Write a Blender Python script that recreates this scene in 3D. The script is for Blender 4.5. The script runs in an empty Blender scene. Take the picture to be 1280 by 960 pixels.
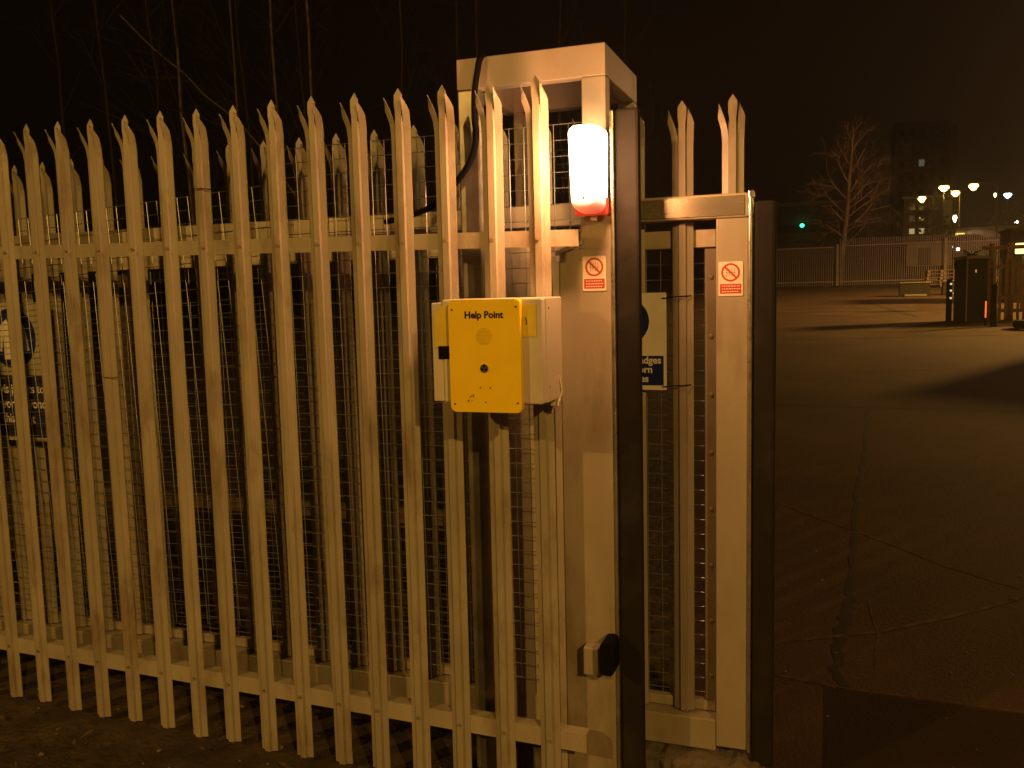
import bpy, bmesh, math, random
HAZE = .0014
from mathutils import Vector, Matrix
rnd = random.Random(11)
S = bpy.context.scene
C = S.collection
PI = math.pi

# ------------------------------------------------------------------ materials
def _n(nt, t, **k):
    n = nt.nodes.new(t)
    for a, v in k.items():
        if a.startswith('i_'):
            n.inputs[a[2:].replace('_', ' ')].default_value = v
        else:
            setattr(n, a, v)
    return n

def mat(name, col, rough=.6, metal=0., var=.12, scale=6., bump=.15, bscale=60., stain=None, stain_amt=.35,
        stain_scale=3., stretch=(1, 1, 1), spec=.5, coat=0., bdist=.002, rand=0.):
    m = bpy.data.materials.new(name); m.use_nodes = True
    nt = m.node_tree; nt.nodes.clear()
    out = _n(nt, 'ShaderNodeOutputMaterial'); b = _n(nt, 'ShaderNodeBsdfPrincipled')
    nt.links.new(b.outputs[0], out.inputs[0])
    tc = _n(nt, 'ShaderNodeTexCoord'); mp = _n(nt, 'ShaderNodeMapping'); mp.inputs['Scale'].default_value = stretch
    nt.links.new(tc.outputs['Object'], mp.inputs[0])
    n1 = _n(nt, 'ShaderNodeTexNoise'); n1.inputs['Scale'].default_value = scale; n1.inputs['Detail'].default_value = 6
    nt.links.new(mp.outputs[0], n1.inputs['Vector'])
    r = _n(nt, 'ShaderNodeValToRGB')
    r.color_ramp.elements[0].position = .3; r.color_ramp.elements[1].position = .7
    lo = [max(0, c*(1-var)) for c in col]; hi = [min(1, c*(1+var)) for c in col]
    r.color_ramp.elements[0].color = (*lo, 1); r.color_ramp.elements[1].color = (*hi, 1)
    nt.links.new(n1.outputs[0], r.inputs[0]); colout = r.outputs[0]
    if stain:
        n2 = _n(nt, 'ShaderNodeTexNoise'); n2.inputs['Scale'].default_value = stain_scale; n2.inputs['Detail'].default_value = 9
        n2.inputs['Roughness'].default_value = .65
        nt.links.new(mp.outputs[0], n2.inputs['Vector'])
        r2 = _n(nt, 'ShaderNodeValToRGB'); r2.color_ramp.elements[0].position = .52; r2.color_ramp.elements[1].position = .72
        r2.color_ramp.elements[1].color = (stain_amt,)*3 + (1,)
        nt.links.new(n2.outputs[0], r2.inputs[0])
        mx = _n(nt, 'ShaderNodeMix', data_type='RGBA')
        nt.links.new(r2.outputs[0], mx.inputs[0]); nt.links.new(colout, mx.inputs[6])
        mx.inputs[7].default_value = (*stain, 1); colout = mx.outputs[2]
    if rand:
        oi = _n(nt, 'ShaderNodeObjectInfo'); mr = _n(nt, 'ShaderNodeMapRange'); mr.inputs[3].default_value = 1-rand; mr.inputs[4].default_value = 1+rand
        nt.links.new(oi.outputs['Random'], mr.inputs[0]); hs = _n(nt, 'ShaderNodeHueSaturation')
        nt.links.new(mr.outputs[0], hs.inputs['Value']); nt.links.new(colout, hs.inputs['Color']); colout = hs.outputs[0]
    nt.links.new(colout, b.inputs['Base Color'])
    b.inputs['Metallic'].default_value = metal
    b.inputs['Specular IOR Level'].default_value = spec
    b.inputs['Coat Weight'].default_value = coat
    rr = _n(nt, 'ShaderNodeMapRange'); rr.inputs[3].default_value = max(.02, rough-.1); rr.inputs[4].default_value = min(1, rough+.12)
    nt.links.new(n1.outputs[0], rr.inputs[0]); nt.links.new(rr.outputs[0], b.inputs['Roughness'])
    if bump:
        n3 = _n(nt, 'ShaderNodeTexNoise'); n3.inputs['Scale'].default_value = bscale; n3.inputs['Detail'].default_value = 5
        nt.links.new(tc.outputs['Object'], n3.inputs['Vector'])
        bp = _n(nt, 'ShaderNodeBump'); bp.inputs['Strength'].default_value = bump; bp.inputs['Distance'].default_value = bdist
        nt.links.new(n3.outputs[0], bp.inputs['Height']); nt.links.new(bp.outputs[0], b.inputs['Normal'])
    return m

def glow(name, col, strength, base=(.8, .8, .8)):
    m = bpy.data.materials.new(name); m.use_nodes = True
    b = m.node_tree.nodes['Principled BSDF']
    b.inputs['Base Color'].default_value = (*base, 1); b.inputs['Roughness'].default_value = .4
    b.inputs['Emission Color'].default_value = (*col, 1); b.inputs['Emission Strength'].default_value = strength
    return m

M = {}
M['cream'] = mat('cream_paint', (.37, .335, .25), .42, var=.10, scale=9, stain=(.17, .11, .05), stain_amt=.75, stain_scale=6, rand=.10, stretch=(1.5, 1.5, .5), bump=.2, bscale=90)
M['cream2'] = mat('cream_gate_paint', (.335, .30, .22), .38, var=.10, scale=7, rand=.07, stain=(.15, .11, .06), stain_amt=.7, stain_scale=4, stretch=(1.2, 1.2, .4), bump=.2, bscale=70)
M['pinkpaint'] = mat('portal_paint', (.37, .31, .245), .45, var=.08, scale=5, stain=(.22, .15, .09), stain_amt=.4, stain_scale=4, stretch=(1, 1, .5))
M['leafpale'] = mat('shaded_gate_pale_paint', (.275, .25, .185), .42, var=.12, scale=7, rand=.08, stain=(.13, .10, .06), stain_amt=.7, stain_scale=4, stretch=(1.2, 1.2, .4), bump=.2, bscale=70)  # gate cream darkened to stand in for shade behind the front fence
M['galv'] = mat('galvanised_steel', (.42, .40, .34), .33, metal=.85, var=.2, scale=14, bump=.15, bscale=40, stain=(.25, .22, .15), stain_amt=.5)
M['beam'] = mat('glossy_beam_steel', (.55, .50, .36), .30, metal=.35, var=.10, scale=8, bump=.10, bscale=25, stain=(.3, .25, .15), stain_amt=.2, stain_scale=12)
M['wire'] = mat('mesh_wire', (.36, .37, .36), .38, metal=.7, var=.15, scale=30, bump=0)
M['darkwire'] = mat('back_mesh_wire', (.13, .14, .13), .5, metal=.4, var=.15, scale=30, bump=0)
M['alu'] = mat('edge_aluminium', (.62, .60, .50), .28, metal=.9, var=.1, scale=20, bump=.3, bscale=30)
M['platem'] = mat('bright_steel_plate', (.66, .62, .46), .25, metal=.85, var=.05, scale=5, bump=.05, bscale=15)
M['rubber'] = mat('black_rubber', (.015, .013, .010), .85, spec=.25, var=.2, scale=12, bump=.2, stain=(.06, .055, .045), stain_amt=.4)
M['rust'] = mat('rusty_brown_steel', (.145, .105, .06), .6, var=.25, scale=10, bump=.4)
M['boltm'] = mat('bolt_heads', (.26, .20, .12), .5, var=.2, bump=0)
M['yellow'] = mat('yellow_panel_paint', (1., .72, .01), .35, var=.04, scale=10, bump=.1, bscale=200)
M['yellow_label'] = mat('faded_yellow_label', (.70, .58, .05), .5, var=.06, scale=20, bump=.05)
M['white'] = mat('white_plastic', (.62, .58, .48), .35, var=.06, scale=12, bump=.1, stain=(.35, .28, .18), stain_amt=.5)
M['black'] = mat('black_plastic', (.004, .004, .004), .8, spec=.12, var=.2, bump=.1)
M['steel'] = mat('bright_steel', (.6, .6, .58), .25, metal=1, var=.1, bump=0)
M['blue'] = mat('sign_blue', (.012, .022, .12), .28, var=.05, bump=.03)
M['signwhite'] = mat('sign_white', (.74, .72, .66), .24, var=.04, scale=9, bump=.05, stain=(.45, .4, .3), stain_amt=.4)
M['red'] = mat('sticker_red', (.50, .045, .02), .45, var=.08, bump=.03)
M['sticker'] = mat('sticker_white', (.80, .72, .60), .45, var=.04, bump=.03)
M['ink'] = mat('grey_ink', (.45, .30, .2), .5, var=.04, bump=0)
M['lens_red'] = glow('red_lens', (1., .07, .02), .38, (.5, .03, .02))
M['conc'] = mat('concrete', (.13, .11, .075), .85, var=.2, scale=5, bump=.8, bscale=30, bdist=.01, stain=(.08, .08, .04), stain_amt=.8, stain_scale=3)
M['darkconc'] = mat('dark_concrete', (.014, .010, .007), .85, var=.2, scale=4, bump=.6, bscale=20)
M['bark'] = mat('bare_tree_bark', (.36, .25, .17), .85, var=.3, scale=3, bump=.6, bscale=15)
M['birch'] = mat('pale_thin_bark', (.09, .07, .045), .8, var=.6, scale=5, bump=.5, bscale=12, stain=(.05, .04, .03), stain_amt=1, stain_scale=3, stretch=(1, 1, 2.5))
M['twig'] = mat('dark_twigs', (.022, .016, .010), .8, var=.3, bump=0)
M['brick'] = mat('old_brick', (.16, .11, .07), .9, var=.3, scale=1.5, bump=.5)
M['tower'] = mat('tower_cladding', (.30, .25, .18), .8, var=.2, scale=.4, bump=0)
M['palewall'] = mat('pale_render', (.42, .38, .26), .8, var=.12, scale=.8, bump=0)
M['roof'] = mat('roof_edge', (.30, .28, .22), .7, var=.1, scale=1, bump=0)
M['greenbox'] = mat('dark_green_cabinet_paint', (.03, .034, .02), .7, spec=.2, var=.2, scale=3, bump=.2)
M['wood'] = mat('weathered_wood', (.28, .18, .09), .8, var=.35, scale=6, bump=.5, bscale=25, stretch=(1, 1, 3))
M['farfence'] = mat('far_fence_steel', (.30, .24, .20), .5, var=.12, scale=2, bump=0)
M['carpaint'] = mat('dark_car_paint', (.06, .02, .02), .3, var=.05, coat=.5, bump=0)
M['glass'] = mat('dark_glass', (.02, .025, .03), .1, var=.05, bump=0)
M['stone'] = mat('pale_stone', (.20, .17, .12), .85, var=.25, scale=20, bump=.5)
M['leaf'] = mat('dead_leaf', (.10, .065, .03), .8, var=.4, scale=20, bump=.2)
M['pole'] = mat('lamp_pole_steel', (.16, .14, .10), .5, metal=.3, var=.1, bump=0)

# ------------------------------------------------------------------ mesh helpers
def bx(bm, x0, x1, y0, y1, z0, z1, bev=0.):
    r = bmesh.ops.create_cube(bm, size=1.)
    vs = r['verts']
    for v in vs:
        v.co = Vector(((x0+x1)/2 + v.co.x*(x1-x0), (y0+y1)/2 + v.co.y*(y1-y0), (z0+z1)/2 + v.co.z*(z1-z0)))
    if bev > 0:
        es = {e for v in vs for e in v.link_edges}
        bmesh.ops.bevel(bm, geom=list(es), offset=bev, segments=2, affect='EDGES', profile=.5)
    return vs

def tube(bm, pts, r, seg=6, cap=True):
    pts = [Vector(p) for p in pts]
    if not hasattr(r, '__len__'): r = [r]*len(pts)
    rings = []
    up = None
    for i, p in enumerate(pts):
        d = (pts[min(i+1, len(pts)-1)] - pts[max(i-1, 0)]).normalized()
        if up is None:
            up = Vector((0, 0, 1)) if abs(d.z) < .9 else Vector((1, 0, 0))
        a = d.cross(up).normalized(); b = a.cross(d).normalized(); up = b
        rings.append([bm.verts.new(p + (a*math.cos(2*PI*k/seg) + b*math.sin(2*PI*k/seg))*r[i]) for k in range(seg)])
    for A, B in zip(rings, rings[1:]):
        for k in range(seg):
            bm.faces.new((A[k], A[(k+1) % seg], B[(k+1) % seg], B[k]))
    if cap and seg > 2:
        bm.faces.new(rings[0][::-1]); bm.faces.new(rings[-1])

def prism(bm, poly, y0, y1, axis='y'):
    """poly in (a,b); extruded between y0 and y1 along axis"""
    def P(a, b, t):
        return {'y': (a, t, b), 'x': (t, a, b), 'z': (a, b, t)}[axis]
    A = [bm.verts.new(P(a, b, y0)) for a, b in poly]; B = [bm.verts.new(P(a, b, y1)) for a, b in poly]
    n = len(poly)
    bm.faces.new(A); bm.faces.new(B[::-1])
    for k in range(n):
        bm.faces.new((A[k], B[k], B[(k+1) % n], A[(k+1) % n]))

def circle(cx, cz, r, n=32, a0=0, a1=2*PI):
    return [(cx + r*math.cos(a0+(a1-a0)*k/n), cz + r*math.sin(a0+(a1-a0)*k/n)) for k in range(n)]

def ring(bm, cx, cz, r0, r1, y0, y1, n=36):
    for k in range(n):
        a, b = 2*PI*k/n, 2*PI*(k+1)/n
        prism(bm, [(cx+r0*math.cos(a), cz+r0*math.sin(a)), (cx+r1*math.cos(a), cz+r1*math.sin(a)),
                   (cx+r1*math.cos(b), cz+r1*math.sin(b)), (cx+r0*math.cos(b), cz+r0*math.sin(b))], y0, y1)

def rrect(x0, x1, z0, z1, r, n=6):
    p = []
    for cx, cz, a in ((x1-r, z1-r, 0), (x0+r, z1-r, PI/2), (x0+r, z0+r, PI), (x1-r, z0+r, 1.5*PI)):
        for k in range(n+1):
            t = a + PI/2*k/n; p.append((cx+r*math.cos(t), cz+r*math.sin(t)))
    return p

def obj(name, bm, m, parent=None, smooth=False, loc=None, shear=0.):
    """links the bmesh as one object; world-space vertices, origin moved to loc"""
    bmesh.ops.recalc_face_normals(bm, faces=bm.faces)
    if shear:
        for v in bm.verts: v.co.z += shear*v.co.x
    me = bpy.data.meshes.new(name)
    base = Vector(loc) if loc is not None else Vector((0, 0, 0))
    if parent is not None: base = Vector(parent['base'])
    for v in bm.verts: v.co -= base
    bm.to_mesh(me); bm.free()
    if smooth:
        for p in me.polygons: p.use_smooth = True
    me.materials.append(m)
    o = bpy.data.objects.new(name, me); C.objects.link(o)
    if parent is not None:
        o.parent = parent; o['base'] = parent['base']
    else:
        o.location = base; o['base'] = list(base)
    return o

def tag(o, label=None, cat=None, group=None, kind=None):
    if label: o['label'] = label
    if cat: o['category'] = cat
    if group: o['group'] = group
    if kind: o['kind'] = kind
    return o

def thing(name, loc, label, cat, group=None):
    o = bpy.data.objects.new(name, None); C.objects.link(o); o.location = loc; o['base'] = list(loc)
    o.empty_display_size = .1
    return tag(o, label, cat, group)

def bm_(): return bmesh.new()

def copytree(o, parent=None):
    c = o.copy(); C.objects.link(c); c.parent = parent
    for ch in [x for x in C.objects if x.parent is o]:
        copytree(ch, c)
    return c

def textmesh(s, size, off=.0, align='CENTER', ls=1.2):
    cu = bpy.data.curves.new('lettering', 'FONT'); cu.body = s; cu.size = size; cu.align_x = align; cu.offset = off
    cu.extrude = .0004; cu.space_line = ls; cu.resolution_u = 3
    t = bpy.data.objects.new('tmp_text', cu); C.objects.link(t)
    bpy.context.view_layer.update()
    me = bpy.data.meshes.new_from_object(t.evaluated_get(bpy.context.evaluated_depsgraph_get()))
    bpy.data.objects.remove(t); bpy.data.curves.remove(cu)
    return me

def text_obj(name, s, size, x, y, z, m, parent, off=0., ls=1.2, align='CENTER', sx=1.):
    me = textmesh(s, size, off, align, ls)
    base = Vector(parent['base'])
    for v in me.vertices:
        a, b, c = v.co
        v.co = Vector((x + a*sx, y - c, z + b)) - base
    me.materials.append(m)
    o = bpy.data.objects.new(name, me); C.objects.link(o); o.parent = parent; o['base'] = parent['base']
    return o

# ------------------------------------------------------------------ ground
G = -.0179
def gz(x, y):
    z = G*max(-9., min(2., x))*max(0., 1-max(0, y-1)/6)
    if y > 1: z += .036*(min(y, 52)-1)
    if y > 52: z += min(1., (y-52)/8)*1.5
    if y > 62: z += min(1., (y-62)/120)*1.3
    return z - .004

def sheet(name, xs, ys, dz, m, fn=None):
    bm = bm_()
    g = [[bm.verts.new((x, y, gz(x, y)+dz)) for x in xs] for y in ys]
    for j in range(len(ys)-1):
        for i in range(len(xs)-1):
            if fn is None or fn((xs[i]+xs[i+1])/2, (ys[j]+ys[j+1])/2):
                bm.faces.new((g[j][i], g[j][i+1], g[j+1][i+1], g[j+1][i]))
    for v in [v for v in bm.verts if not v.link_faces]: bm.verts.remove(v)
    return tag(obj(name, bm, m), kind='structure')

soil = mat('soil_and_moss', (.055, .038, .02), .95, var=.45, scale=7, bump=1., bscale=18, bdist=.03, stain=(.03, .03, .014), stain_amt=.9, stain_scale=2.5)
soil_xs = [-400, -120, -40, -20] + [-12+.5*i for i in range(23)] + [0, 2, 6, 15, 40, 120, 400]
soil_ys = [-60, -20, -8, -4] + [-3+.25*i for i in range(17)] + [2, 4, 7, 12, 20, 30, 45, 50, 52, 54, 56, 58, 60, 62, 90, 130, 182, 400, 900]
sheet('ground', soil_xs, soil_ys, -.012, soil)

# concrete yard material: broad wear, joints
yard = mat('yard_asphalt', (.072, .041, .023), .85, spec=.3, var=.28, scale=.9, bump=.9, bscale=70, bdist=.006, stain=(.035, .028, .02), stain_amt=.8, stain_scale=.55)
bm = bm_(); rows = []
for y in [-8, -4, -2] + [-1+.25*i for i in range(44)] + [10.5, 11.5, 13, 16, 22, 30, 40, 49.6]:
    x0 = min(-.45, -.158*(y+2.69))
    rows.append([bm.verts.new((x, y, gz(x, y))) for x in [x0, x0*.5] + [.15, .3, .6, 1, 1.5, 2, 3, 5, 8, 14, 30]])
for A, B in zip(rows, rows[1:]):
    for i in range(len(A)-1): bm.faces.new((A[i], A[i+1], B[i+1], B[i]))
tag(obj('yard', bm, yard), kind='structure')
patchm = mat('dark_trench_patch', (.036, .023, .013), .9, spec=.15, var=.2, scale=4, bump=.9, bscale=90, bdist=.006)
sheet('road_patch', [.0, .25, .5, .9, 1.6], [-.6, -.25, 0, .25, .5, .75, 1., 1.24], .0012, patchm)

def strip(name, pts, w, m, dz=.0022, jit=.0, seg=.12):
    bm = bm_(); L = []
    for (a, b) in zip(pts, pts[1:]):
        n = max(1, int(math.dist(a, b)/seg))
        for k in range(n): L.append((a[0]+(b[0]-a[0])*k/n, a[1]+(b[1]-a[1])*k/n))
    L.append(pts[-1]); prev = None
    for i, p in enumerate(L):
        q = L[min(i+1, len(L)-1)]; o = L[max(i-1, 0)]
        d = Vector((q[0]-o[0], q[1]-o[1])).normalized(); nrm = Vector((-d.y, d.x))
        j = rnd.uniform(-jit, jit); ww = w*rnd.uniform(1-min(.8, jit*20), 1+min(.8, jit*20))
        a = bm.verts.new((p[0]+nrm.x*(ww/2+j), p[1]+nrm.y*(ww/2+j), 0)); b = bm.verts.new((p[0]-nrm.x*(ww/2-j), p[1]-nrm.y*(ww/2-j), 0))
        for v in (a, b): v.co.z = gz(v.co.x, v.co.y)+dz
        if prev: bm.faces.new((prev[0], prev[1], b, a))
        prev = (a, b)
    return tag(obj(name, bm, m), kind='structure')
tar = mat('tar_crack', (.016, .012, .009), .8, bump=.5)
chalk = mat('worn_pale_line', (.105, .064, .037), .9, spec=.2, var=.6, scale=14, bump=0)
strip('road_crack', [(.46, 8.65), (.36, 6.5), (.22, 4.5), (.17, 3.2), (.13, 2.4)], .035, tar, jit=.012)
strip('road_crack', [(.13, 2.4), (.08, 1.8), (.05, 1.45), (.09, 1.25)], .05, tar, jit=.018, seg=.05)
strip('road_joint', [(-.9, 11.86), (.6, 12.1), (2.2, 12.6), (4.0, 13.4)], .05, chalk, jit=.008)
strip('road_joint', [(-.9, 8.8), (.6, 8.7), (2.1, 8.65), (4, 8.6)], .03, tar, jit=.006)
strip('road_line', [(-.3, 1.6), (.25, 1.92), (.6, 2.2), (1.1, 2.7), (1.6, 3.3)], .028, chalk, jit=.005)
strip('road_line', [(-.36, 4.2), (-.05, 3.85), (.38, 3.4), (.7, 3.0), (1.02, 2.75)], .022, chalk, jit=.006)
strip('road_line', [(-.21, 1.30), (.05, 1.26), (.4, 1.262), (.8, 1.262), (1.3, 1.27)], .014, chalk, dz=.0030, jit=.003)
strip('road_line', [(.22, 2.35), (.25, 1.9), (.22, 1.5)], .010, chalk, jit=.004)
strip('road_joint', [(-1.4, 17.5), (1, 17.8), (3.5, 18.4)], .10, tar, jit=.01, seg=.4)
strip('road_joint', [(-2, 26.5), (1.5, 26.9), (5, 27.6)], .2, tar, jit=.02, seg=.5)
strip('road_crack', [(1.2, 33), (1.9, 27), (2.3, 24)], .16, tar, jit=.03, seg=.5)

bm = bm_()
for k in range(260):
    x = rnd.uniform(-.2, 3.2); y = rnd.uniform(.4, 9); q = rnd.choice([.003, .004, .006])*rnd.uniform(.7, 1.4)
    r = bmesh.ops.create_icosphere(bm, subdivisions=1, radius=q)
    for v in r['verts']:
        v.co = Vector((v.co.x*1.3+x, v.co.y+y, v.co.z*.6+gz(x, y)+q*.3))
tag(obj('grit', bm, M['stone']), 'loose grit scattered over the yard surface', 'grit', kind='stuff')
# litter, stones at the foot of the fence
bm = bm_()
for k in range(70):
    x = rnd.uniform(-4.2, -.9); y = rnd.uniform(-.75, .35)
    s = rnd.choice([.004, .005, .007, .011]) * rnd.uniform(.7, 1.3)
    r = bmesh.ops.create_icosphere(bm, subdivisions=1, radius=s)
    for v in r['verts']:
        v.co = Vector((v.co.x*rnd.uniform(.7, 1.5), v.co.y*rnd.uniform(.7, 1.3), v.co.z*.6)) + Vector((x, y, gz(x, y)+s*.2-.008))
tag(obj('gravel', bm, M['stone']), 'scattered pale stones on the dark soil before the fence', 'gravel', kind='stuff')
bm = bm_()
for k in range(300):
    x = rnd.uniform(-4.4, -.8); y = rnd.uniform(-.9, .5); a = rnd.uniform(0, 6.3); s = rnd.uniform(.012, .04)
    z = gz(x, y) + rnd.uniform(-.002, .012); t = rnd.uniform(-.4, .4)
    vs = [bm.verts.new((x+math.cos(a+b)*s*q, y+math.sin(a+b)*s*q, z+t*s*math.cos(b)+.004)) for b, q in ((0, 1), (1.2, .4), (PI, .8), (-1.1, .45))]
    bm.faces.new(vs)
tag(obj('leaves', bm, M['leaf']), 'dead leaves and twigs lying along the fence foot', 'leaf litter', kind='stuff')

# ------------------------------------------------------------------ palisade pale
PROF = [(-.035, .007), (-.0145, .000), (-.0110, -.0085), (.0110, -.0085), (.0145, .000), (.035, .007)]
def pale_bm(X, y, z0, top):
    """M-profile pale with a triple pointed, splayed head"""
    bm = bm_(); th = .003; L = top - z0
    segs = [0, L*.5, L-.14]
    def lerp_splay(px, z):                     # splay grows in the last 13 cm
        t = max(0, (z-(L-.13))/.13); return t
    front = []
    for z in segs:
        front.append([bm.verts.new((X+a, y+b, z0+z)) for a, b in PROF])
    back = []
    for z in segs:
        back.append([bm.verts.new((X+a, y+b+th, z0+z)) for a, b in PROF])
    for j in range(len(segs)-1):
        for i in range(5):
            bm.faces.new((front[j][i], front[j][i+1], front[j+1][i+1], front[j+1][i]))
            bm.faces.new((back[j][i+1], back[j][i], back[j+1][i], back[j+1][i+1]))
        for i in (0, 5):
            bm.faces.new((front[j][i], front[j+1][i], back[j+1][i], back[j][i]))
    # prongs: the two flanges splay outwards and are cut to a point on their inner side, the crown ends in an arrow head
    def prong(i0, i1, side, dy, tipz):
        prof = PROF[i0:i1+1]; zs0 = L-.14; H = tipz-zs0; rows = []
        A, B = prof[0], prof[-1]
        ts = [0, .25, .45, .6, .72, .84, 1.]
        for t in ts:
            sp = max(0, (t-.1)/.9)**1.5
            row = []
            for a, b in (A, B):
                if side == 0:
                    w = 1. if t < .5 else (1.3 if t < .75 else 1.3*(1-t)/.25*1.56)
                    w = min(w, 1.3); x = a*w
                    if t >= 1: x = 0
                else:
                    inner = B[0] if side < 0 else A[0]
                    w = 1.05 if t < .65 else max(.0, (1-t)/.35)
                    x = inner + (a-inner)*w
                row.append((X+x+side*(.027 if side < 0 else .009)*sp, y+b*(1 if t < 1 else .8)+dy*sp, z0+zs0+H*t))
            rows.append(row)
        F = [[bm.verts.new(p) for p in r] for r in rows]; K = [[bm.verts.new((p[0], p[1]+th, p[2])) for p in r] for r in rows]
        for j in range(len(ts)-1):
            bm.faces.new((F[j][0], F[j][1], F[j+1][1], F[j+1][0])); bm.faces.new((K[j][1], K[j][0], K[j+1][0], K[j+1][1]))
            bm.faces.new((F[j][0], F[j+1][0], K[j+1][0], K[j][0])); bm.faces.new((F[j][1], K[j][1], K[j+1][1], F[j+1][1]))
    prong(0, 1, -1, -.030, L-.032)
    prong(2, 3, 0, .004, L)
    prong(4, 5, 1, -.036, L-.032)
    # webs between crown and flanges run up to the slits
    zt = z0+L-.14+.05
    for i in (1, 3):
        a0, b0 = PROF[i]; a1, b1 = PROF[i+1]
        v = [bm.verts.new((X+a0, y+b0, z0+L-.14)), bm.verts.new((X+a1, y+b1, z0+L-.14)), bm.verts.new((X+a1, y+b1, zt)), bm.verts.new((X+a0, y+b0, zt))]
        bm.faces.new(v)
    bmesh.ops.remove_doubles(bm, verts=bm.verts, dist=.0002)
    return bm

P0, PP = -3.1327, .1619
fence = thing('palisade_fence', (-2.0, .03, G*-2.0), 'cream steel palisade fence with triple pointed pales and two rails', 'fence')
for i in range(-13, 15):
    X = P0 + i*PP + rnd.uniform(-.003, .003)
    b0 = .0158 + G*X + rnd.uniform(-.012, .008); tp = .0158+2.4+G*X + rnd.uniform(-.006, .006)
    bm = pale_bm(X, -.006, b0, tp)
    lean = rnd.uniform(-.003, .003)
    for v in bm.verts: v.co.x += lean*(v.co.z-1.2)
    pl = obj('pale', bm, M['cream'], fence)
    for zc in (1.917, .248):
        bm = bm_(); r0 = bmesh.ops.create_cone(bm, cap_ends=True, segments=8, radius1=.0065, radius2=.005, depth=.006)
        for v in r0['verts']: v.co = Vector((X+lean*(zc-1.2)+v.co.x, -.0145-.003+v.co.z, zc+G*X+v.co.y))
        bo = obj('bolt', bm, M['boltm'], fence); bo.parent = pl
for z0, z1 in ((1.891, 1.943), (.216, .280)):
    bm = bm_(); bx(bm, -5.35, -.742, .002, .006, z0, z1); bx(bm, -5.35, -.742, .006, .048, z1-.006, z1)
    r = obj('rail', bm, M['cream'], fence, shear=G)
# cable ties left on pales
def tie_ring(x, y, z, tilt=0., name='cable_tie', r=.0018):
    bm = bm_()
    tube(bm, [(x-.038, y+.012, z-.004), (x-.033, y-.006, z), (x-.018, y-.014, z+tilt*.4), (x+.018, y-.014, z+tilt*.7), (x+.034, y-.004, z+tilt), (x+.038, y+.012, z+tilt)], r, 5)
    return bm
tag(obj('cable_tie', tie_ring(P0+6*PP, -.009, 2.168, -.004), M['black'], loc=(P0+6*PP, 0, 2.168)), 'black cable tie round the seventh pale near its top', 'cable tie', 'cable ties')
tag(obj('cable_tie', tie_ring(P0+3*PP, -.009, 1.475, -.002), M['rust'], loc=(P0+3*PP, 0, 1.475)), 'brown tie at mid height on a pale beside the blue text sign', 'cable tie', 'cable ties')

# ------------------------------------------------------------------ wire mesh panels
def mesh_panel(bm, x0, x1, z0, z1, y, step=.052, stepz=.052, r=.0016, tilt=0., wob=.0):
    nx = int((x1-x0)/step); nz = int((z1-z0)/stepz)
    ca, sa = math.cos(tilt), math.sin(tilt)
    cx, cz = x1, z1
    def T(x, z, dy):
        a, b = x-cx, z-cz
        X = cx+a*ca-b*sa; Z = cz+a*sa+b*ca
        return (X, y+dy+wob*math.sin(X*3.1+Z*1.7), Z)
    for i in range(nx+1):
        x = x0+i*step
        tube(bm, [T(x, z0+(z1-z0)*k/6, 0) for k in range(7)], r, 4)
    for j in range(nz+1):
        z = z1-j*stepz
        tube(bm, [T(x0+(x1-x0)*k/6, z, r*1.6) for k in range(7)], r, 4)

guard = thing('mesh_guard', (-1.6, .16, .3), 'galvanised welded wire mesh guard hung between the pales and the sliding gate', 'wire mesh', 'wire mesh guards')
bm = bm_(); mesh_panel(bm, -1.96, -.70, .34, 2.315, .16, wob=.008, tilt=.003)
obj('wire_grid', bm, M['wire'], guard)
guard2 = thing('mesh_guard', (-3, .19, .3), 'leaning welded wire mesh guard with a sloping top behind the leftmost pales', 'wire mesh', 'wire mesh guards')
bm = bm_(); mesh_panel(bm, -5.3, -2.02, .45, 2.19, .185, tilt=.05, wob=.012)
obj('wire_grid', bm, M['wire'], guard2)

# ------------------------------------------------------------------ sliding gate leaf
LY = .29
gate = thing('sliding_gate', (-.3, LY, .15), 'cream steel sliding gate leaf with framed pales, black rubber edge and small red sticker', 'gate')
bm = bm_(); bx(bm, -5.6, -.2485, LY-.012, LY+.07, 1.990, 2.068, .005); bx(bm, -5.6, -.36, LY+.055, LY+.085, 1.90, 1.96, .003)
obj('top_beam', bm, M['beam'], gate)
bm = bm_(); bx(bm, -.598, -.262, LY-.0165, LY-.0125, 1.997, 2.060, .001); obj('joint_plate', bm, M['platem'], gate)
bm = bm_(); bx(bm, -5.6, -.3535, LY+.000, LY+.07, .150, .262, .004); bx(bm, -5.6, -.36, LY+.055, LY+.085, .268, .305, .003)
obj('bottom_beam', bm, M['cream2'], gate)
bm = bm_(); bx(bm, -.352, -.248, LY-.004, LY+.065, .17, 1.9895, .004)
post = obj('end_post', bm, M['cream2'], gate)
bm = bm_(); bx(bm, -.395, -.3535, LY+.052, LY+.058, .31, 1.895)
for k in range(8):
    z = .40+k*.2
    r0 = bmesh.ops.create_uvsphere(bm, u_segments=8, v_segments=5, radius=.009)
    for v in r0['verts']: v.co = Vector((-.374+v.co.x, LY+.052+v.co.y*.6, z+v.co.z))
obj('bolted_angle', bm, mat('dull_brown_paint', (.17, .14, .095), .55, var=.15, scale=8, bump=.2), gate)
bm = bm_(); bx(bm, -.2475, -.236, LY-.014, LY+.05, .165, 2.055, .004)
bx(bm, -.25, -.232, LY-.01, LY+.045, 2.05, 2.075, .004)
obj('edge_channel', bm, M['alu'], gate)
bm = bm_(); bx(bm, -.234, -.162, LY-.008, LY+.045, .12, 2.04, .012)
obj('rubber_edge', bm, M['rubber'], gate, smooth=False)
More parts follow.
